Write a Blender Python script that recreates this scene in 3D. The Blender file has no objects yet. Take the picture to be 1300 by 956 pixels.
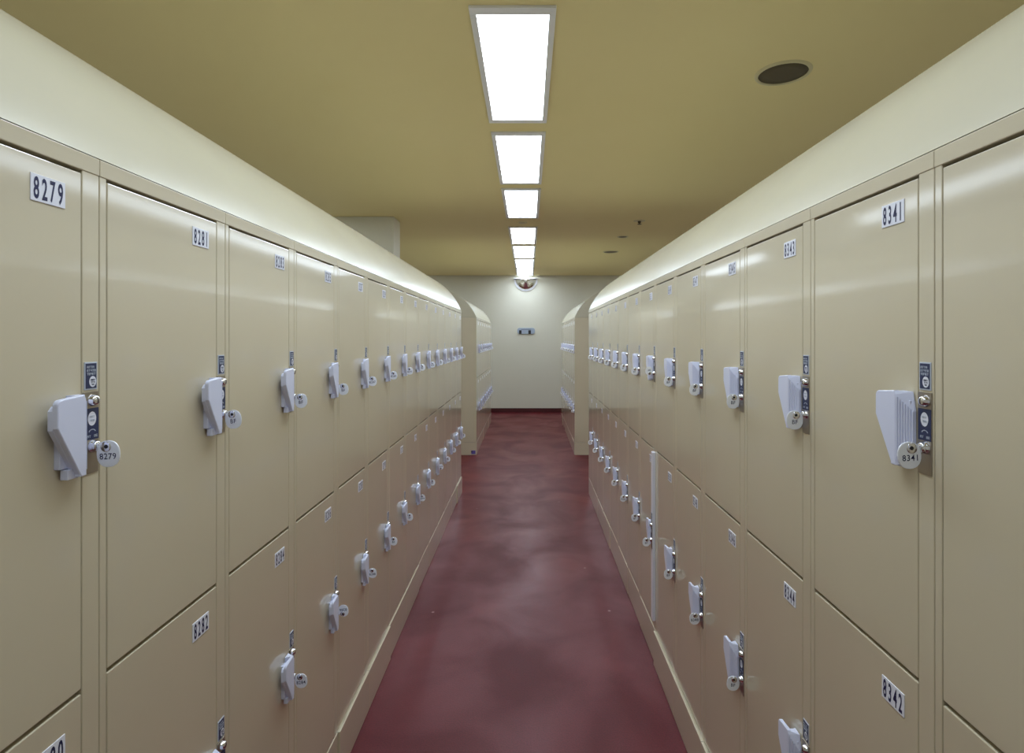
import bpy, bmesh, math, random
from mathutils import Vector, Matrix
random.seed(7)
C = bpy.context.scene.collection
PI = math.pi
D = bpy.data

# ------------------------------------------------------------------ sizes (metres)
EYE = 1.50
XL, XR = 0.650, 0.585            # faces of the near rows, left / right of the camera
XL2, XR2 = 0.665, 0.600          # faces of the far rows
W = 0.355                        # one locker column
YL0 = 0.498                      # near end of the near left row
YR0 = 0.4389 + 0.016             # near end of the near right row
Y2 = 7.26                        # near end of the far rows
DEPTH = 1.10                     # back-to-back depth of a row
ZTOP = 1.771
ZC = 2.781                       # ceiling
YB = 11.43                       # end wall
DZ = 0.770                       # upper lock to lower lock

# ------------------------------------------------------------------ materials
def mat(name, col, rough=0.5, metal=0.0, spec=0.5, emit=None, strength=0.0, coat=0.0, coat_r=0.1):
    m = D.materials.new(name); m.use_nodes = True
    b = m.node_tree.nodes['Principled BSDF']
    b.inputs['Base Color'].default_value = (*col, 1)
    b.inputs['Roughness'].default_value = rough
    b.inputs['Metallic'].default_value = metal
    b.inputs['Specular IOR Level'].default_value = spec
    b.inputs['Coat Weight'].default_value = coat
    b.inputs['Coat Roughness'].default_value = coat_r
    if emit:
        b.inputs['Emission Color'].default_value = (*emit, 1)
        b.inputs['Emission Strength'].default_value = strength
    return m

def noisy(m, c1, c2, scale, detail=4, lo=0.35, hi=0.65, rough=None, bump=0.0, bscale=200, stretch=(1, 1, 1)):
    nt = m.node_tree; b = nt.nodes['Principled BSDF']
    tc = nt.nodes.new('ShaderNodeTexCoord')
    mp = nt.nodes.new('ShaderNodeMapping'); mp.inputs['Scale'].default_value = stretch
    nt.links.new(tc.outputs['Object'], mp.inputs['Vector'])
    n = nt.nodes.new('ShaderNodeTexNoise'); n.inputs['Scale'].default_value = scale; n.inputs['Detail'].default_value = detail
    nt.links.new(mp.outputs['Vector'], n.inputs['Vector'])
    r = nt.nodes.new('ShaderNodeValToRGB')
    r.color_ramp.elements[0].position = lo; r.color_ramp.elements[0].color = (*c1, 1)
    r.color_ramp.elements[1].position = hi; r.color_ramp.elements[1].color = (*c2, 1)
    nt.links.new(n.outputs['Fac'], r.inputs['Fac'])
    nt.links.new(r.outputs['Color'], b.inputs['Base Color'])
    if rough:
        mr = nt.nodes.new('ShaderNodeMapRange')
        mr.inputs['From Min'].default_value = 0.3; mr.inputs['From Max'].default_value = 0.7
        mr.inputs['To Min'].default_value = rough[0]; mr.inputs['To Max'].default_value = rough[1]
        nt.links.new(n.outputs['Fac'], mr.inputs['Value']); nt.links.new(mr.outputs['Result'], b.inputs['Roughness'])
    if bump:
        n2 = nt.nodes.new('ShaderNodeTexNoise'); n2.inputs['Scale'].default_value = bscale; n2.inputs['Detail'].default_value = 3
        nt.links.new(tc.outputs['Object'], n2.inputs['Vector'])
        bp = nt.nodes.new('ShaderNodeBump'); bp.inputs['Strength'].default_value = bump; bp.inputs['Distance'].default_value = 0.002
        nt.links.new(n2.outputs['Fac'], bp.inputs['Height']); nt.links.new(bp.outputs['Normal'], b.inputs['Normal'])
    return m

CREAM = (0.62, 0.555, 0.40)
M = {}
M['paint'] = mat('locker_paint', CREAM, 0.32, spec=0.5, coat=1.0, coat_r=0.085)
M['paint'].node_tree.nodes['Principled BSDF'].inputs['Coat IOR'].default_value = 1.62
noisy(M['paint'], (0.64, 0.565, 0.41), (0.66, 0.585, 0.43), 3.0)
M['vault'] = mat('locker_top_paint', (0.62, 0.57, 0.42), 0.21, spec=0.8)
noisy(M['vault'], (0.58, 0.54, 0.415), (0.61, 0.57, 0.44), 2.5)
M['cover'] = mat('pale_post', (0.80, 0.80, 0.90), 0.3)
M['inner'] = mat('locker_inside', (0.10, 0.085, 0.06), 0.8)
M['plastic'] = mat('handle_plastic', (0.74, 0.77, 0.96), 0.33)
M['tag'] = mat('tag_plastic', (0.92, 0.94, 1.0), 0.35)
M['plate'] = mat('number_plate_white', (0.84, 0.85, 0.95), 0.4)
M['ink'] = mat('navy_ink', (0.006, 0.008, 0.07), 0.5)
M['navy'] = mat('sticker_navy', (0.025, 0.035, 0.10), 0.4)
M['pale'] = mat('sticker_pale', (0.55, 0.60, 0.70), 0.45)
M['steel'] = mat('brushed_steel', (0.38, 0.34, 0.29), 0.32, metal=0.9)
M['chrome'] = mat('chrome', (0.80, 0.80, 0.84), 0.10, metal=1.0)
M['dark'] = mat('dark_hole', (0.01, 0.01, 0.012), 0.5)
M['floor'] = mat('red_floor', (0.12, 0.012, 0.015), 0.35, spec=0.28)
M['ceiling'] = mat('ceiling_paint', (0.50, 0.40, 0.20), 0.75, spec=0.2)
M['wall'] = mat('wall_paint', (0.62, 0.57, 0.46), 0.8, spec=0.2)
M['base'] = mat('red_baseboard', (0.07, 0.008, 0.010), 0.4)
M['light_frame'] = mat('light_frame_white', (0.86, 0.86, 0.88), 0.4)
M['diffuser'] = mat('light_diffuser', (0.9, 0.9, 0.9), 0.5, emit=(0.75, 0.87, 1.0), strength=12.5)
M['fix'] = mat('ceiling_fixture', (0.66, 0.59, 0.36), 0.5)
M['mesh'] = mat('speaker_mesh', (0.085, 0.065, 0.03), 0.6)
M['mirror'] = mat('mirror_dome', (0.93, 0.93, 0.93), 0.03, metal=1.0)
M['rim'] = mat('mirror_rim', (0.80, 0.80, 0.86), 0.4)
M['sign'] = mat('sign_face', (0.36, 0.42, 0.52), 0.4)
M['bluestick'] = mat('blue_sticker', (0.13, 0.10, 0.45), 0.5)
noisy(M['wall'], (0.70, 0.675, 0.565), (0.72, 0.695, 0.59), 1.2)
noisy(M['ceiling'], (0.84, 0.72, 0.38), (0.86, 0.74, 0.40), 0.9)

def floor_nodes():
    m = M['floor']; nt = m.node_tree; b = nt.nodes['Principled BSDF']
    tc = nt.nodes.new('ShaderNodeTexCoord')
    a = nt.nodes.new('ShaderNodeTexNoise'); a.inputs['Scale'].default_value = 2.2; a.inputs['Detail'].default_value = 5; a.inputs['Distortion'].default_value = 0.6
    f = nt.nodes.new('ShaderNodeTexNoise'); f.inputs['Scale'].default_value = 160; f.inputs['Detail'].default_value = 3
    nt.links.new(tc.outputs['Object'], a.inputs['Vector']); nt.links.new(tc.outputs['Object'], f.inputs['Vector'])
    r = nt.nodes.new('ShaderNodeValToRGB')
    e = r.color_ramp.elements
    e[0].position = 0.33; e[0].color = (0.095, 0.0065, 0.011, 1)
    e[1].position = 0.68; e[1].color = (0.150, 0.011, 0.017, 1)
    nt.links.new(a.outputs['Fac'], r.inputs['Fac'])
    mx = nt.nodes.new('ShaderNodeMix'); mx.data_type = 'RGBA'; mx.blend_type = 'MULTIPLY'; mx.inputs['Factor'].default_value = 0.5
    r2 = nt.nodes.new('ShaderNodeValToRGB')
    r2.color_ramp.elements[0].position = 0.3; r2.color_ramp.elements[0].color = (0.6, 0.6, 0.6, 1)
    r2.color_ramp.elements[1].position = 0.7; r2.color_ramp.elements[1].color = (1.25, 1.25, 1.3, 1)
    nt.links.new(f.outputs['Fac'], r2.inputs['Fac'])
    nt.links.new(r.outputs['Color'], mx.inputs['A']); nt.links.new(r2.outputs['Color'], mx.inputs['B'])
    # a few pale specks
    v = nt.nodes.new('ShaderNodeTexVoronoi'); v.inputs['Scale'].default_value = 3.0
    nt.links.new(tc.outputs['Object'], v.inputs['Vector'])
    cr = nt.nodes.new('ShaderNodeValToRGB')
    cr.color_ramp.elements[0].position = 0.018; cr.color_ramp.elements[0].color = (1, 1, 1, 1)
    cr.color_ramp.elements[1].position = 0.03; cr.color_ramp.elements[1].color = (0, 0, 0, 1)
    nt.links.new(v.outputs['Distance'], cr.inputs['Fac'])
    m2 = nt.nodes.new('ShaderNodeMix'); m2.data_type = 'RGBA'
    nt.links.new(cr.outputs['Color'], m2.inputs['Factor'])
    nt.links.new(mx.outputs['Result'], m2.inputs['A']); m2.inputs['B'].default_value = (0.30, 0.16, 0.16, 1)
    nt.links.new(m2.outputs['Result'], b.inputs['Base Color'])
    mr = nt.nodes.new('ShaderNodeMapRange')
    mr.inputs['From Min'].default_value = 0.35; mr.inputs['From Max'].default_value = 0.65
    mr.inputs['To Min'].default_value = 0.52; mr.inputs['To Max'].default_value = 0.36
    nt.links.new(a.outputs['Fac'], mr.inputs['Value']); nt.links.new(mr.outputs['Result'], b.inputs['Roughness'])
    bp = nt.nodes.new('ShaderNodeBump'); bp.inputs['Strength'].default_value = 0.12; bp.inputs['Distance'].default_value = 0.003
    nt.links.new(f.outputs['Fac'], bp.inputs['Height']); nt.links.new(bp.outputs['Normal'], b.inputs['Normal'])
floor_nodes()

# ------------------------------------------------------------------ mesh helpers
def box(bm, x0, x1, y0, y1, z0, z1, mi=0, bev=0.0):
    g = bmesh.ops.create_cube(bm, size=1.0)
    vs = g['verts']
    bmesh.ops.transform(bm, matrix=Matrix.Translation(((x0+x1)/2, (y0+y1)/2, (z0+z1)/2)) @ Matrix.Diagonal((x1-x0, y1-y0, z1-z0, 1)), verts=vs)
    fs = list({f for v in vs for f in v.link_faces})
    for f in fs: f.material_index = mi
    if bev:
        es = list({e for v in vs for e in v.link_edges})
        r = bmesh.ops.bevel(bm, geom=es, offset=bev, segments=2, affect='EDGES', profile=0.5)
        for f in r['faces']: f.material_index = mi
def prism(bm, pts, y0, y1, mi=0, bev=0.0):
    """polygon in the x-z plane pushed from depth y0 (front) to y1 (back)"""
    a = [bm.verts.new((p[0], y0, p[1])) for p in pts]
    b = [bm.verts.new((p[0], y1, p[1])) for p in pts]
    fs = [bm.faces.new(a), bm.faces.new(b[::-1])]
    n = len(pts)
    for i in range(n): fs.append(bm.faces.new((a[i], b[i], b[(i+1) % n], a[(i+1) % n])))
    for f in fs: f.material_index = mi
    bmesh.ops.recalc_face_normals(bm, faces=fs)
    if bev:
        es = [e for e in fs[0].edges]
        r = bmesh.ops.bevel(bm, geom=es, offset=bev, segments=3, affect='EDGES', profile=0.5)
        for f in r['faces']: f.material_index = mi
def hull(bm, pts, mi=0):
    vs = [bm.verts.new(p) for p in pts]
    r = bmesh.ops.convex_hull(bm, input=vs)
    for g in r['geom']:
        if isinstance(g, bmesh.types.BMFace): g.material_index = mi
def lathe(bm, prof, org, axis, seg=20, mi=0, squash=(1, 1)):
    """prof: (radius, distance along axis)"""
    axis = Vector(axis).normalized()
    t = Vector((0, 0, 1)) if abs(axis.z) < 0.9 else Vector((1, 0, 0))
    u = axis.cross(t).normalized(); v = axis.cross(u)
    rings = []
    for r, d in prof:
        c = Vector(org) + axis * d
        if r < 1e-6: rings.append([bm.verts.new(c)]); continue
        rings.append([bm.verts.new(c + u*r*squash[0]*math.cos(2*PI*k/seg) + v*r*squash[1]*math.sin(2*PI*k/seg)) for k in range(seg)])
    fs = []
    for a, b in zip(rings, rings[1:]):
        for k in range(seg):
            k2 = (k+1) % seg
            if len(a) == 1 and len(b) == 1: continue
            if len(a) == 1: fs.append(bm.faces.new((a[0], b[k], b[k2])))
            elif len(b) == 1: fs.append(bm.faces.new((a[k], b[0], a[k2])))
            else: fs.append(bm.faces.new((a[k], b[k], b[k2], a[k2])))
    for f in fs: f.material_index = mi; f.smooth = True
    bmesh.ops.recalc_face_normals(bm, faces=fs)
def mesh_of(name, bm, mats):
    me = D.meshes.new(name); bm.to_mesh(me); bm.free()
    for m in mats: me.materials.append(m)
    return me
def link(name, me, parent=None, loc=None):
    o = D.objects.new(name, me); C.objects.link(o)
    if parent: o.parent = parent
    if loc: o.location = loc
    return o
def tag(o, label, cat, group=None):
    o['label'] = label; o['category'] = cat
    if group: o['group'] = group
    return o
def empty(name, loc, rz=0.0):
    o = D.objects.new(name, None); C.objects.link(o); o.location = loc; o.rotation_euler = (0, 0, rz)
    o.empty_display_size = 0.1
    return o
def struct(name, bm, m):
    o = link(name, mesh_of(name, bm, [m])); o['kind'] = 'structure'; return o

_gl = {}
def glyphs(text, size, xs=1.0, off=0.0):
    """verts and faces of a flat lettering, centred, in the plane z=0"""
    key = (text, size, xs, off)
    if key in _gl: return _gl[key]
    cu = D.curves.new('lettering', 'FONT'); cu.body = text; cu.size = size; cu.align_x = 'CENTER'; cu.align_y = 'CENTER'
    cu.offset = off; cu.resolution_u = 3; cu.space_character = 1.12
    o = D.objects.new('lettering', cu); C.objects.link(o)
    bpy.context.view_layer.update()
    me = D.meshes.new_from_object(o)
    vs = [Vector((v.co.x*xs, v.co.y, 0)) for v in me.vertices]
    x0 = min(v.x for v in vs); x1 = max(v.x for v in vs); y0 = min(v.y for v in vs); y1 = max(v.y for v in vs)
    vs = [v - Vector(((x0+x1)/2, (y0+y1)/2, 0)) for v in vs]
    fs = [tuple(p.vertices) for p in me.polygons]
    D.objects.remove(o); D.curves.remove(cu); D.meshes.remove(me)
    _gl[key] = (vs, fs); return vs, fs
def letter(bm, text, size, fn, mi, xs=1.0, off=0.0):
    vs, fs = glyphs(text, size, xs, off)
    bv = [bm.verts.new(fn(v.x, v.y)) for v in vs]
    for f in fs:
        try: bm.faces.new([bv[i] for i in f]).material_index = mi
        except ValueError: pass

# ------------------------------------------------------------------ the room
bm = bmesh.new(); box(bm, -3.3, 3.3, -1.3, YB+0.1, -0.12, 0.0); struct('floor', bm, M['floor'])
bm = bmesh.new(); box(bm, -3.3, 3.3, -1.3, YB+0.1, ZC, ZC+0.12); struct('ceiling', bm, M['ceiling'])
bm = bmesh.new(); box(bm, -3.3, 3.3, YB, YB+0.1, 0.0, ZC); struct('wall_end', bm, M['wall'])
bm = bmesh.new(); box(bm, -3.3, 3.3, -1.3, -1.2, 0.0, ZC); struct('wall_entrance', bm, M['wall'])
bm = bmesh.new(); box(bm, -3.3, -3.2, -1.2, YB, 0.0, ZC); struct('wall_left', bm, M['wall'])
bm = bmesh.new(); box(bm, 3.2, 3.3, -1.2, YB, 0.0, ZC); struct('wall_right', bm, M['wall'])
bm = bmesh.new(); box(bm, -3.2, 3.2, YB-0.012, YB, 0.0, 0.085, 0, 0.003); struct('baseboard_end', bm, M['base'])
bm = bmesh.new(); box(bm, -2.35, -1.41, 5.91, 6.20, 0.0, ZC, 0, 0.006); struct('wall_pillar', bm, M['wall'])

# ------------------------------------------------------------------ locker column meshes (x along the front, -y out of the front, z up)
DU0, DU1 = 0.0165, 0.3205
DOORS = {'up': (0.990, 1.7405), 'low': (0.166, 0.983)}
bm = bmesh.new()
box(bm, 0.0008, W-0.0008, 0.022, DEPTH-0.001, 0.02, 1.745, 0)
for a, b in ((0.0008, 0.0145), (0.3222, W-0.0008)): box(bm, a, b, 0.0, 0.0225, 0.158, 1.746, 0, 0.0012)
body_me = mesh_of('body', bm, [M['paint']])
bm = bmesh.new(); box(bm, 0.0006, W-0.0006, -0.001, 0.03, 1.7455, ZTOP, 0, 0.0012)
header_me = mesh_of('header_rail', bm, [M['paint']])
bm = bmesh.new(); box(bm, 0.0010, W-0.0010, -0.0005, 0.03, 0.003, 0.158, 0, 0.002)
plinth_me = mesh_of('plinth', bm, [M['paint']])
def door_me(z0, z1):
    bm = bmesh.new(); box(bm, DU0-DU0, DU1-DU0, 0.0, 0.018, z0, z1, 0, 0.0013); return mesh_of('door', bm, [M['paint']])
DOOR_ME = {k: door_me(*v) for k, v in DOORS.items()}
# handle, origin at the lock edge of the door, v = 0 at the middle of the lock
def handle_mesh():
    bm = bmesh.new()
    cap = [(-0.066, 0.015)] + [(-0.058 + 0.008*math.cos(a), 0.045 + 0.008*math.sin(a)) for a in [PI - k*PI/2/5 for k in range(6)]] + \
          [(-0.0195, 0.0565), (-0.0172, 0.050), (-0.0165, -0.0585), (-0.026, -0.0585)]
    prism(bm, cap, -0.0258, -0.0175, 0, 0.0018)
    lay = [(-0.0655, 0.012), (-0.0655, 0.038), (-0.060, 0.044), (-0.020, 0.048), (-0.018, -0.050), (-0.0285, -0.053)]
    prism(bm, lay, -0.0178, -0.0095, 0, 0.001)
    box(bm, -0.046, -0.004, -0.0098, 0.0003, -0.045, 0.042, 0, 0.001)
    box(bm, -0.040, -0.020, -0.0165, -0.004, -0.0605, -0.046, 0, 0.001)
    hull(bm, [(-0.0200, -0.0250, 0.0558), (-0.0170, -0.0250, 0.0500), (-0.0165, -0.0250, -0.0575), (-0.028, -0.025, -0.0575),
              (0.0005, -0.0060, 0.025), (0.0005, -0.0060, -0.052), (0.0005, -0.002, 0.027), (0.0005, -0.002, -0.054),
              (-0.006, -0.002, 0.0555), (-0.028, -0.002, 0.0555), (-0.028, -0.002, -0.0575)])
    # finger ribs running down the sloping grip face
    for k in range(7):
        t = 0.06 + 0.88*k/6
        x = -0.0165 + 0.017*t; y = -0.0250 + 0.019*t
        top = 0.0485 - 0.024*t; h = 0.0011
        hull(bm, [(x-h*0.6, y-h*1.6, top), (x+h, y-h*0.4, top), (x-h*1.2, y+h*0.6, top), (x+h*0.6, y+h*1.4, top),
                  (x-h*0.6, y-h*1.6, -0.050), (x+h, y-h*0.4, -0.050), (x-h*1.2, y+h*0.6, -0.050), (x+h*0.6, y+h*1.4, -0.050)])
    for v in bm.verts: v.co.y *= 0.86; v.co.x -= 0.0015
    return mesh_of('handle', bm, [M['plastic']])
handle_me = handle_mesh()
# lock plate with its parts, origin at the middle of the plate on the post face
ZLOCK = 1.3605
bm = bmesh.new(); box(bm, -0.0143, 0.0143, -0.0016, 0.0003, -0.0605, 0.0605, 0, 0.0005)
lockplate_me = mesh_of('lock_plate', bm, [M['steel']])
bm = bmesh.new()
lathe(bm, [(0.0, 0.0086), (0.0030, 0.0085), (0.0055, 0.0078), (0.0070, 0.006), (0.0078, 0.0032), (0.0088, 0.0012), (0.0090, 0.0)], (0.0025, -0.0014, 0.0475), (0, -1, 0), 20, 0)
box(bm, 0.0018, 0.0032, -0.0103, -0.0092, 0.0435, 0.0515, 1)
coin_me = mesh_of('release_knob', bm, [M['chrome'], M['dark']])
bm = bmesh.new()
lathe(bm, [(0.0, 0.0098), (0.0045, 0.0098), (0.0066, 0.0090), (0.0076, 0.0074), (0.0074, 0.0054), (0.0086, 0.0036), (0.0096, 0.0012), (0.0098, 0.0)], (0.0025, -0.0014, -0.0205), (0, -1, 0), 24, 0)
cyl_me = mesh_of('lock_cylinder', bm, [M['chrome']])
def oval(bm, cx, cz, rx, rz, y, mi, seg=20):
    vs = [bm.verts.new((cx + rx*math.cos(2*PI*k/seg), y, cz + rz*math.sin(2*PI*k/seg))) for k in range(seg)]
    f = bm.faces.new(vs); f.material_index = mi; f.normal_update()
    if f.normal.y > 0: f.normal_flip()
def rows_of_marks(bm, x0, x1, z, h, y, n, mi, rnd):
    w = (x1-x0)/n
    for k in range(n):
        a = x0 + k*w + w*0.08; b = a + w*0.84; t = h*0.17
        kind = rnd.choice('OHEST')
        box(bm, a, b, y, y+0.0003, z+h/2-t, z+h/2, mi)
        if kind in 'OHES': box(bm, a, b, y, y+0.0003, z-t/2, z+t/2, mi)
        if kind in 'OE': box(bm, a, b, y, y+0.0003, z-h/2, z-h/2+t, mi)
        if kind in 'OHE': box(bm, a, a+t, y, y+0.0003, z-h/2, z+h/2, mi)
        if kind in 'OHS': box(bm, b-t, b, y, y+0.0003, z-h/2, z+h/2, mi)
        if kind in 'T': box(bm, (a+b)/2-t/2, (a+b)/2+t/2, y, y+0.0003, z-h/2, z+h/2, mi)
rn = random.Random(3)
bm = bmesh.new()       # instruction sticker above the lock
box(bm, -0.0120, 0.0120, -0.0012, 0.0002, -0.0205, 0.0205, 1, 0.0003)
box(bm, -0.0102, 0.0102, -0.0016, -0.001, -0.0185, 0.0185, 0)
rows_of_marks(bm, -0.0085, 0.0055, 0.0130, 0.0034, -0.0019, 4, 1, rn)
rows_of_marks(bm, -0.0085, 0.0085, 0.0080, 0.0034, -0.0019, 5, 1, rn)
rows_of_marks(bm, -0.0085, 0.0085, 0.0030, 0.0034, -0.0019, 5, 1, rn)
oval(bm, 0.0025, -0.0085, 0.0068, 0.0082, -0.0019, 2)
rows_of_marks(bm, -0.0015, 0.0065, -0.0060, 0.0026, -0.0023, 3, 0, rn)
rows_of_marks(bm, -0.0015, 0.0065, -0.0095, 0.0026, -0.0023, 3, 0, rn)
rows_of_marks(bm, 0.0, 0.005, -0.0130, 0.0022, -0.0023, 2, 0, rn)
info_me = mesh_of('instruction_sticker', bm, [M['navy'], M['pale'], M['plate']])
bm = bmesh.new()       # navy sticker on the lock plate
box(bm, -0.0128, 0.0140, -0.0021, -0.0015, -0.0105, 0.0360, 0)
oval(bm, 0.0010, 0.0205, 0.0080, 0.0105, -0.0024, 2)
rows_of_marks(bm, -0.004, 0.0060, 0.0235, 0.0030, -0.0028, 3, 1, rn)
rows_of_marks(bm, -0.004, 0.0060, 0.0180, 0.0030, -0.0028, 3, 1, rn)
for s, x in ((1, -0.0085), (1, 0.0045)):
    rows_of_marks(bm, x, x+0.0075, -0.0055, 0.0036, -0.0024, 2, 1, rn)
for k in range(8):      # the little turning arrow
    a = PI*(0.1 + 0.8*k/7)
    box(bm, 0.0015+0.006*math.cos(a)-0.0008, 0.0015+0.006*math.cos(a)+0.0008, -0.0024, -0.002, 0.0005+0.004*math.sin(a)-0.0006, 0.0005+0.004*math.sin(a)+0.0006, 1)
locksticker_me = mesh_of('lock_sticker', bm, [M['navy'], M['pale'], M['plate']])

def plate_mesh(num):
    bm = bmesh.new(); box(bm, -0.0275, 0.0275, -0.0012, 0.0003, -0.018, 0.018, 0, 0.0004)
    s = str(num)
    for k, ch in enumerate(s):
        cx = -0.0192 + k*0.0128
        letter(bm, ch, 0.0400, lambda x, y: Vector((cx + x, -0.00145, y)), 1, 0.44, 0.0008)
    return mesh_of('number_plate', bm, [M['plate'], M['ink']])

# ------------------------------------------------------------------ keys with their plastic tags
def tag_mesh(num, visible_left, shown):
    """flat oval tag standing out from the wall: plane x = const, -y out, z up; hole near the top"""
    bm = bmesh.new(); n = 28; outl = []
    for k in range(n):
        a = 2*PI*k/n
        rx, rz = 0.0172, 0.0198
        y = rx*math.copysign(abs(math.cos(a))**0.86, math.cos(a)); z = rz*math.copysign(abs(math.sin(a))**0.86, math.sin(a))
        outl.append((y, z))
    a = [bm.verts.new((-0.0014, y, z)) for y, z in outl]; b = [bm.verts.new((0.0014, y, z)) for y, z in outl]
    fs = [bm.faces.new(a), bm.faces.new(b[::-1])] + [bm.faces.new((a[i], b[i], b[(i+1) % n], a[(i+1) % n])) for i in range(n)]
    bmesh.ops.recalc_face_normals(bm, faces=fs)
    r = bmesh.ops.bevel(bm, geom=list(fs[0].edges)+list(fs[1].edges), offset=0.0006, segments=2, affect='EDGES')
    def left(x, y): return Vector((-0.0017, -x, y - 0.0035))
    def right(x, y): return Vector((0.0017, x, y - 0.0035))
    f_vis, f_hid = (left, right) if visible_left else (right, left)
    other = 'BF' if shown != 'BF' else str(num)
    for fn, t in ((f_vis, shown), (f_hid, other)):
        letter(bm, t, 0.0125 if t != 'BF' else 0.0125, fn, 1, 0.92, 0.0001)
    return mesh_of('tag', bm, [M['tag'], M['ink']])
# key bow and blade, origin at the mouth of the lock cylinder
bm = bmesh.new()
box(bm, -0.0010, 0.0010, -0.0110, 0.0025, -0.0030, 0.0030, 0, 0.0003)
lathe(bm, [(0.0, -0.0024), (0.0070, -0.0024), (0.0078, -0.0018), (0.0078, 0.0018), (0.0070, 0.0024), (0.0, 0.0024)], (0, -0.0115, -0.0010), (1, 0, 0), 20, 0)
lathe(bm, [(0.0, -0.0027), (0.0030, -0.0027), (0.0030, 0.0027), (0.0, 0.0027)], (0, -0.0125, -0.0005), (1, 0, 0), 12, 1)
keymetal_me = mesh_of('key', bm, [M['chrome'], M['dark']])

# ------------------------------------------------------------------ build one column, then copy it
def make_column():
    t = empty('double_locker', (0, 0, 0))
    link('body', body_me, t); link('header_rail', header_me, t); link('plinth', plinth_me, t)
    for k in ('up', 'low'):
        dz = 0 if k == 'up' else -DZ
        d = link('locker_door', DOOR_ME[k], t, (DU0, 0, 0))
        link('handle', handle_me, d, (DU1-DU0, 0, 1.364+dz))
        link('instruction_sticker', info_me, t, (0.3372, 0, 1.4445+dz))
        lp = link('lock_plate', lockplate_me, t, (0.3368, 0, ZLOCK+dz))
        link('release_knob', coin_me, lp); link('lock_cylinder', cyl_me, lp); link('lock_sticker', locksticker_me, lp)
    return t
def copy_tree(o, parent=None):
    c = o.copy(); C.objects.link(c); c.parent = parent
    for ch in kids[o]: copy_tree(ch, c) if ch in kids else None
    return c
proto = make_column()
def collect(o, d):
    d[o] = [x for x in D.objects if x.parent == o]
    for x in d[o]: collect(x, d)
kids = {}; collect(proto, kids)

ORD = ['first', 'second', 'third', 'fourth', 'fifth', 'sixth', 'seventh', 'eighth', 'ninth', 'tenth', 'eleventh', 'twelfth', 'thirteenth', 'fourteenth']
# what each visible tag face reads and whether it stands hole-down
SHOW = {('nl', 0, 'up'): 'n', ('nl', 4, 'up'): 'n', ('nl', 5, 'up'): 'n', ('nl', 6, 'up'): 'n', ('nl', 3, 'low'): 'nf', ('nl', 2, 'low'): 'n', ('nl', 4, 'low'): 'n',
        ('nr', 1, 'up'): 'n', ('nr', 4, 'low'): 'n', ('nl', 8, 'up'): 'n', ('nl', 10, 'up'): 'n', ('nl', 7, 'low'): 'n', ('nl', 9, 'low'): 'nf', ('nr', 8, 'low'): 'n', ('nr', 6, 'up'): 'f'}
first = True
def place(row, i, x, y, rz, num):
    global first
    if first: t = proto; first = False
    else: t = copy_tree(proto)
    t.location = (x, y, 0); t.rotation_euler = (0, 0, rz)
    rows = {'nl': 'near left row', 'nr': 'near right row', 'fl': 'far left row', 'fr': 'far right row'}
    where = '%s from the camera, %s' % (ORD[i], rows[row])
    if row in ('nl', 'nr'):
        lab = 'cream double locker numbered %d above %d, %s' % (num, num+1, where)
    else:
        lab = 'small distant cream double locker, %s' % where
    if row == 'nr' and i == 6-0: lab = 'cream double locker numbered %d above %d with a pale raised lower post, near right row' % (num, num+1)
    tag(t, lab, 'locker', 'lockers of the ' + rows[row])
    ch = [o for o in D.objects if o.parent == t]
    doors = [o for o in ch if o.name.startswith('locker_door')]
    R = Matrix.Rotation(rz, 4, 'Z'); T = Matrix.Translation((x, y, 0)) @ R
    for d in doors:
        up = d.data == DOOR_ME['up']
        n = num if up else num+1
        z = 1.6995 if up else 0.928
        p = link('number_plate', plate_mesh(n), d, (0.3045-0.0575, 0, z))
        key = 'up' if up else 'low'
        mode = SHOW.get((row, i, key), '')
        shown = str(n) if 'n' in mode else 'BF'
        flip = 'f' in mode
        vis_left = row in ('nl', 'fl')
        # key: rests in the lock
        loc = T @ Vector((0.3368+0.0025, -0.0112 - (0.013 if row == 'nr' and i == 6 and not up else 0), ZLOCK-0.0205 + (0 if up else -DZ)))
        k = empty('locker_key', loc, rz)
        tilt = random.uniform(-0.12, 0.12)
        link('key', keymetal_me, k)
        tg = link('tag', tag_mesh(n, vis_left, shown), k)
        if flip: tg.location = (0, -0.0145, 0.0095); tg.rotation_euler = (PI+tilt, 0, 0)
        else: tg.location = (0, -0.0145, -0.0115); tg.rotation_euler = (tilt, 0, 0)
        if flip:     # spinning about x keeps the same face to the camera but turns the writing over
            pass
        lock = 'upper' if up else 'lower'
        if row in ('nl', 'nr'):
            l = 'white oval key tag reading %s in the %s lock of locker %d, %s row' % (shown, lock, n, 'left' if vis_left else 'right')
        else:
            l = 'tiny white key tag, %s lock, %s locker from the camera, %s' % (lock, ORD[i], rows[row])
        tag(k, l, 'key tag', 'key tags of the ' + rows[row])
    if row == 'nr' and i == 6:
        bm = bmesh.new(); box(bm, 0.3215, W-0.001, -0.013, 0.001, 0.20, 0.975, 0, 0.002)
        o = link('post_cover', mesh_of('post_cover', bm, [M['cover']]), t); o['label'] = 'pale post cover standing proud'
        for q in ch:
            if q.name.startswith(('instruction_sticker', 'lock_plate')) and q.location.z < 1.0: q.location.y = -0.013
    # plinth boards do not sit quite flush
    for o in ch:
        if o.name.startswith('plinth'): o.location = (0, -(0.009 if (row == 'nr' and 2 <= i <= 5) or (row == 'nl' and i in (4, 5, 13)) else random.choice([0.0, 0.0015, 0.004])), 0)

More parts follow.
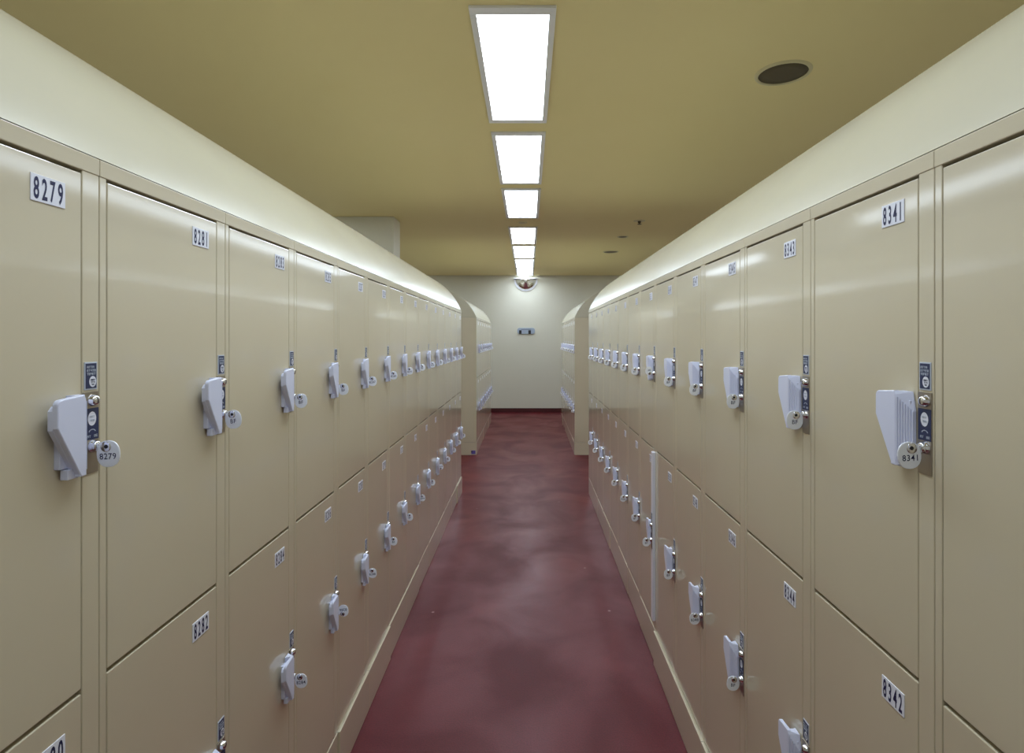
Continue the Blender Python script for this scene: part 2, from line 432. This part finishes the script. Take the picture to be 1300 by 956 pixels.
for i in range(14): place('nl', i, -XL, YL0 + W*i, PI/2, 8279+2*i)
for i in range(14): place('nr', i, XR, YR0 + W*(i+1), -PI/2, 8339+2*i)
for i in range(8): place('fl', i, -XL2, Y2+0.004 + W*i, PI/2, 8307+2*i)
for i in range(8): place('fr', i, XR2, Y2+0.004 + W*(i+1), -PI/2, 8367+2*i)

# ------------------------------------------------------------------ curved tops
RAD = (DEPTH/2)/math.sin(math.radians(68))
def arc(n=30, r=RAD):
    a0 = math.radians(68); out = []
    for k in range(n+1):
        t = a0 - 2*a0*k/n
        out.append((DEPTH/2 - RAD*math.sin(t), RAD*(math.cos(t)-math.cos(a0))))
    return out
def vault(y0, y1, xf, side, label):
    bm = bmesh.new(); prof = arc()
    z0 = ZTOP + 0.0015
    A = [bm.verts.new((side*(xf + d), y0, z0 + h)) for d, h in prof]
    B = [bm.verts.new((side*(xf + d), y1, z0 + h)) for d, h in prof]
    fs = []
    for i in range(len(prof)-1):
        f = bm.faces.new((A[i], A[i+1], B[i+1], B[i])); f.smooth = True; fs.append(f)
    ends = [bm.faces.new(A), bm.faces.new(B[::-1]), bm.faces.new((A[0], B[0], B[-1], A[-1]))]; fs += ends
    bmesh.ops.recalc_face_normals(bm, faces=fs)
    bmesh.ops.split_edges(bm, edges=list({e for f in ends for e in f.edges}))
    me = mesh_of('curved_locker_top', bm, [M['vault']])
    o = link('curved_locker_top', me)
    tag(o, label, 'locker top', 'curved tops over the locker rows')
    return o
yle, yre = YL0+14*W, YR0+14*W
vault(YL0, yle, XL, -1, 'long curved cream top lying over the near left locker row')
vault(YR0, yre, XR, 1, 'long curved cream top lying over the near right locker row')
vault(Y2-0.018, Y2+0.004+8*W, XL2, -1, 'short curved cream top over the far left lockers past the aisle')
vault(Y2-0.018, Y2+0.004+8*W, XR2, 1, 'short curved cream top over the far right lockers past the aisle')

# ------------------------------------------------------------------ end panels facing the camera
def end_panel(xf, side, label, sticker=False):
    x0, x1 = sorted((side*xf, side*(xf+DEPTH)))
    t = empty('end_panel', ((x0+x1)/2, Y2-0.009, 0)); hw = (x1-x0)/2
    bm = bmesh.new(); box(bm, -hw, hw, -0.009, 0.010, 0.165, ZTOP-0.001, 0, 0.0015); link('panel', mesh_of('panel', bm, [M['paint']]), t)
    bm = bmesh.new(); box(bm, -hw, hw, -0.009, 0.010, 0.0, 0.162, 0, 0.0015); link('plinth', mesh_of('plinth', bm, [M['paint']]), t)
    if sticker:
        bm = bmesh.new(); box(bm, hw-0.066, hw-0.012, -0.0105, -0.0088, 0.012, 0.058, 0, 0.0004)
        box(bm, hw-0.068, hw-0.052, -0.0115, -0.0100, 0.034, 0.052, 1)
        s = link('sticker', mesh_of('sticker', bm, [M['bluestick'], M['dark']]), t); s['label'] = 'small blue and black sticker near the floor'
    tag(t, label, 'panel')
end_panel(XL2, -1, 'beige end panel of the far left locker row, small blue sticker at its foot', True)
end_panel(XR2, 1, 'beige end panel of the far right locker row, no sticker')

# ------------------------------------------------------------------ ceiling lights
LXC, LW, LLEN = -0.060, 0.339, 1.16
def light_parts():
    bm = bmesh.new(); fw = 0.027; fe = 0.048; h = 0.012
    hw, hl = LW/2, LLEN/2
    for a in ((-hw, hw, -hl, -hl+fe), (-hw, hw, hl-fe, hl), (-hw, -hw+fw, -hl+fe, hl-fe), (hw-fw, hw, -hl+fe, hl-fe)):
        box(bm, *a, -h, 0.0, 0, 0.002)
    fr = mesh_of('frame', bm, [M['light_frame']])
    bm = bmesh.new(); box(bm, -hw+fw-0.001, hw-fw+0.001, -hl+fe-0.001, hl-fe+0.001, -0.008, -0.003)
    return fr, mesh_of('diffuser', bm, [M['diffuser']])
fr_me, df_me = light_parts()
for i, y in enumerate((2.16, 3.48, 4.79, 6.44, 7.73, 9.00, 10.225)):
    t = empty('ceiling_light', (LXC, y+LLEN/2, ZC))
    link('frame', fr_me, t); link('diffuser', df_me, t)
    tag(t, ['large bright white ceiling panel light nearest the camera', 'second bright ceiling panel light from the camera', 'third ceiling panel light from the camera, just before the small round detector',
            'fourth ceiling panel light, just past the small round detector', 'fifth ceiling panel light from the camera', 'sixth ceiling panel light, next to last before the end wall',
            'last ceiling panel light, right above the mirror on the end wall'][i], 'ceiling light', 'row of ceiling panel lights')

# panel lights of the room that stand outside the picture: behind the camera and over the neighbouring aisles
def panel_lamp(x, y, sx, sy, power):
    l = D.lights.new('panel_lamp', 'AREA'); l.shape = 'RECTANGLE'; l.size = sx; l.size_y = sy; l.energy = power; l.color = (0.75, 0.87, 1.0)
    o = D.objects.new('panel_lamp', l); C.objects.link(o); o.location = (x, y, ZC-0.02)
PW = 12.5*PI*LW*LLEN
for y, k in ((0.84, 0.85), (-0.48, 0.5)): panel_lamp(LXC, y+LLEN/2, LW, LLEN, PW*k)
for x in (-2.42, 2.36): panel_lamp(x, 5.2, LW, 12.0, PW*9*0.40)
# ------------------------------------------------------------------ ceiling fixtures
def speaker(x, y, r, label):
    t = empty('ceiling_speaker', (x, y, ZC))
    bm = bmesh.new(); lathe(bm, [(r*0.86, 0.001), (r*0.86, 0.007), (r*0.90, 0.010), (r*0.97, 0.007), (r, 0.0)], (0, 0, 0), (0, 0, -1), 40); link('ring', mesh_of('ring', bm, [M['fix']]), t)
    bm = bmesh.new(); lathe(bm, [(0.0, 0.0035), (r*0.5, 0.0035), (r*0.87, 0.0028), (r*0.87, 0.001)], (0, 0, 0), (0, 0, -1), 40); link('grille', mesh_of('grille', bm, [M['mesh']]), t)
    tag(t, label, 'speaker')
def onceil(px, py): 
    yy = 714.3*(ZC-EYE)/(429.7-py); return (px-670.4)/714.3*yy, yy
x, y = onceil(994, 92.5); speaker(x, y, 0.130, 'large round ceiling speaker with dark grille, nearest the camera on the right')
x, y = onceil(775.3, 319.5); speaker(x, y, 0.115, 'far round ceiling speaker near the end wall, right of the lights')
x, y = onceil(790.5, 300.5)
t = empty('ceiling_downlight', (x, y, ZC))
bm = bmesh.new(); lathe(bm, [(0.052, 0.001), (0.055, 0.006), (0.068, 0.006), (0.072, 0.0)], (0, 0, 0), (0, 0, -1), 28); link('ring', mesh_of('ring', bm, [M['fix']]), t)
bm = bmesh.new(); lathe(bm, [(0.0, 0.002), (0.053, 0.002), (0.053, 0.0005)], (0, 0, 0), (0, 0, -1), 28); link('lens', mesh_of('lens', bm, [M['mesh']]), t)
tag(t, 'small dark round ceiling fitting between the far speaker and the sprinkler head', 'ceiling fitting')
x, y = onceil(811.7, 280.3)
t = empty('sprinkler_head', (x, y, ZC))
bm = bmesh.new(); lathe(bm, [(0.0, 0.006), (0.045, 0.006), (0.062, 0.003), (0.064, 0.0)], (0, 0, 0), (0, 0, -1), 28); link('flange', mesh_of('flange', bm, [M['fix']]), t)
bm = bmesh.new(); lathe(bm, [(0.018, 0.004), (0.016, 0.022), (0.008, 0.026), (0.008, 0.034), (0.022, 0.036), (0.022, 0.039), (0.0, 0.039)], (0, 0, 0), (0, 0, -1), 20); link('nozzle', mesh_of('nozzle', bm, [M['mesh']]), t)
tag(t, 'sprinkler head with short dark nozzle on the ceiling, right of the lights', 'sprinkler')
x, y = onceil(662.5, 281.9)
t = empty('smoke_detector', (LXC, 6.20, ZC))
bm = bmesh.new(); lathe(bm, [(0.040, 0.010), (0.046, 0.008), (0.050, 0.003), (0.050, 0.0)], (0, 0, 0), (0, 0, -1), 28); link('base', mesh_of('base', bm, [M['fix']]), t)
bm = bmesh.new(); lathe(bm, [(0.0, 0.016), (0.018, 0.015), (0.032, 0.012), (0.041, 0.009)], (0, 0, 0), (0, 0, -1), 28); link('cap', mesh_of('cap', bm, [M['fix']]), t)
tag(t, 'small round cream detector between the third and fourth ceiling lights', 'detector')

# ------------------------------------------------------------------ half-dome mirror and sign on the end wall
t = empty('dome_mirror', (-0.045, YB, 2.70))
bm = bmesh.new(); R0 = 0.215; nb, na = 14, 24; grid = []
for j in range(nb+1):
    ph = PI/2*j/nb; r = R0*math.sin(ph) if j else 0; dep = 0.095*math.cos(ph)
    grid.append([bm.verts.new((r*math.cos(PI+PI*k/na), -dep-0.012, r*math.sin(PI+PI*k/na))) for k in range(na+1)] if j else [bm.verts.new((0, -dep-0.012, 0))])
for j in range(nb):
    for k in range(na):
        if j == 0: f = bm.faces.new((grid[0][0], grid[1][k], grid[1][k+1]))
        else: f = bm.faces.new((grid[j][k], grid[j+1][k], grid[j+1][k+1], grid[j][k+1]))
        f.smooth = True
bmesh.ops.recalc_face_normals(bm, faces=bm.faces)
bmesh.ops.solidify(bm, geom=list(bm.faces), thickness=0.003)
link('mirror', mesh_of('mirror', bm, [M['mirror']]), t)
bm = bmesh.new()
def halfring(r0, r1, y0, y1, n=28):
    V = []
    for k in range(n+1):
        a = PI + PI*k/n
        V.append([bm.verts.new((r*math.cos(a), y, r*math.sin(a))) for r, y in ((r0, y1), (r0, y0), (r1, y0+0.004), (r1, y1))])
    fs = []
    for a, b in zip(V, V[1:]):
        for q in range(4): fs.append(bm.faces.new((a[q], a[(q+1) % 4], b[(q+1) % 4], b[q])))
    fs.append(bm.faces.new(V[0])); fs.append(bm.faces.new(V[-1][::-1]))
    bmesh.ops.recalc_face_normals(bm, faces=fs)
halfring(0.212, 0.240, -0.022, 0.0)
box(bm, -0.240, 0.240, -0.112, 0.0, 0.001, 0.009, 0, 0.002)
link('rim', mesh_of('rim', bm, [M['rim']]), t)
tag(t, 'half-dome security mirror with white rim, high on the end wall below the last light', 'mirror')

t = empty('wall_sign', (-0.040, YB, 1.652))
bm = bmesh.new(); r = 0.045; hw, hh = 0.178, 0.062; pts = []
for cx, cz, a0 in ((hw-r, hh-r, 0), (-hw+r, hh-r, PI/2), (-hw+r, -hh+r, PI), (hw-r, -hh+r, 3*PI/2)):
    for k in range(7): a = a0 + PI/2*k/6; pts.append((cx + r*math.cos(a), cz + r*math.sin(a)))
prism(bm, pts, -0.022, 0.0, 0, 0.003); link('face', mesh_of('face', bm, [M['sign']]), t)
bm = bmesh.new(); box(bm, -0.10, 0.10, -0.0245, -0.021, 0.028, 0.036, 0); link('dark_line', mesh_of('dark_line', bm, [M['navy']]), t)
for cx in (-0.118, 0.072):
    bm = bmesh.new(); box(bm, cx-0.026, cx+0.026, -0.030, -0.021, -0.060, 0.014, 0, 0.002); link('dark_square', mesh_of('dark_square', bm, [M['dark']]), t)
tag(t, 'small rounded blue-grey sign with two dark squares at the middle of the end wall', 'sign')

# ------------------------------------------------------------------ world, camera, view
w = D.worlds.new('world'); bpy.context.scene.world = w; w.use_nodes = True
w.node_tree.nodes['Background'].inputs['Color'].default_value = (0.02, 0.02, 0.02, 1)
cam = D.cameras.new('camera'); co = D.objects.new('camera', cam); C.objects.link(co)
cam.sensor_width = 36; cam.sensor_fit = 'HORIZONTAL'; cam.lens = 36*714.3/1300
cam.shift_x = -(670.4-650)/1300; cam.shift_y = -(478-429.7)/1300
cam.clip_start = 0.02
co.location = (0, 0, EYE); co.rotation_euler = (PI/2, 0, 0)
sc = bpy.context.scene; sc.camera = co
sc.view_settings.view_transform = 'Standard'; sc.view_settings.look = 'None'
sc.view_settings.gamma = 1; sc.view_settings.use_curve_mapping = False
sc.view_settings.exposure = 0.18
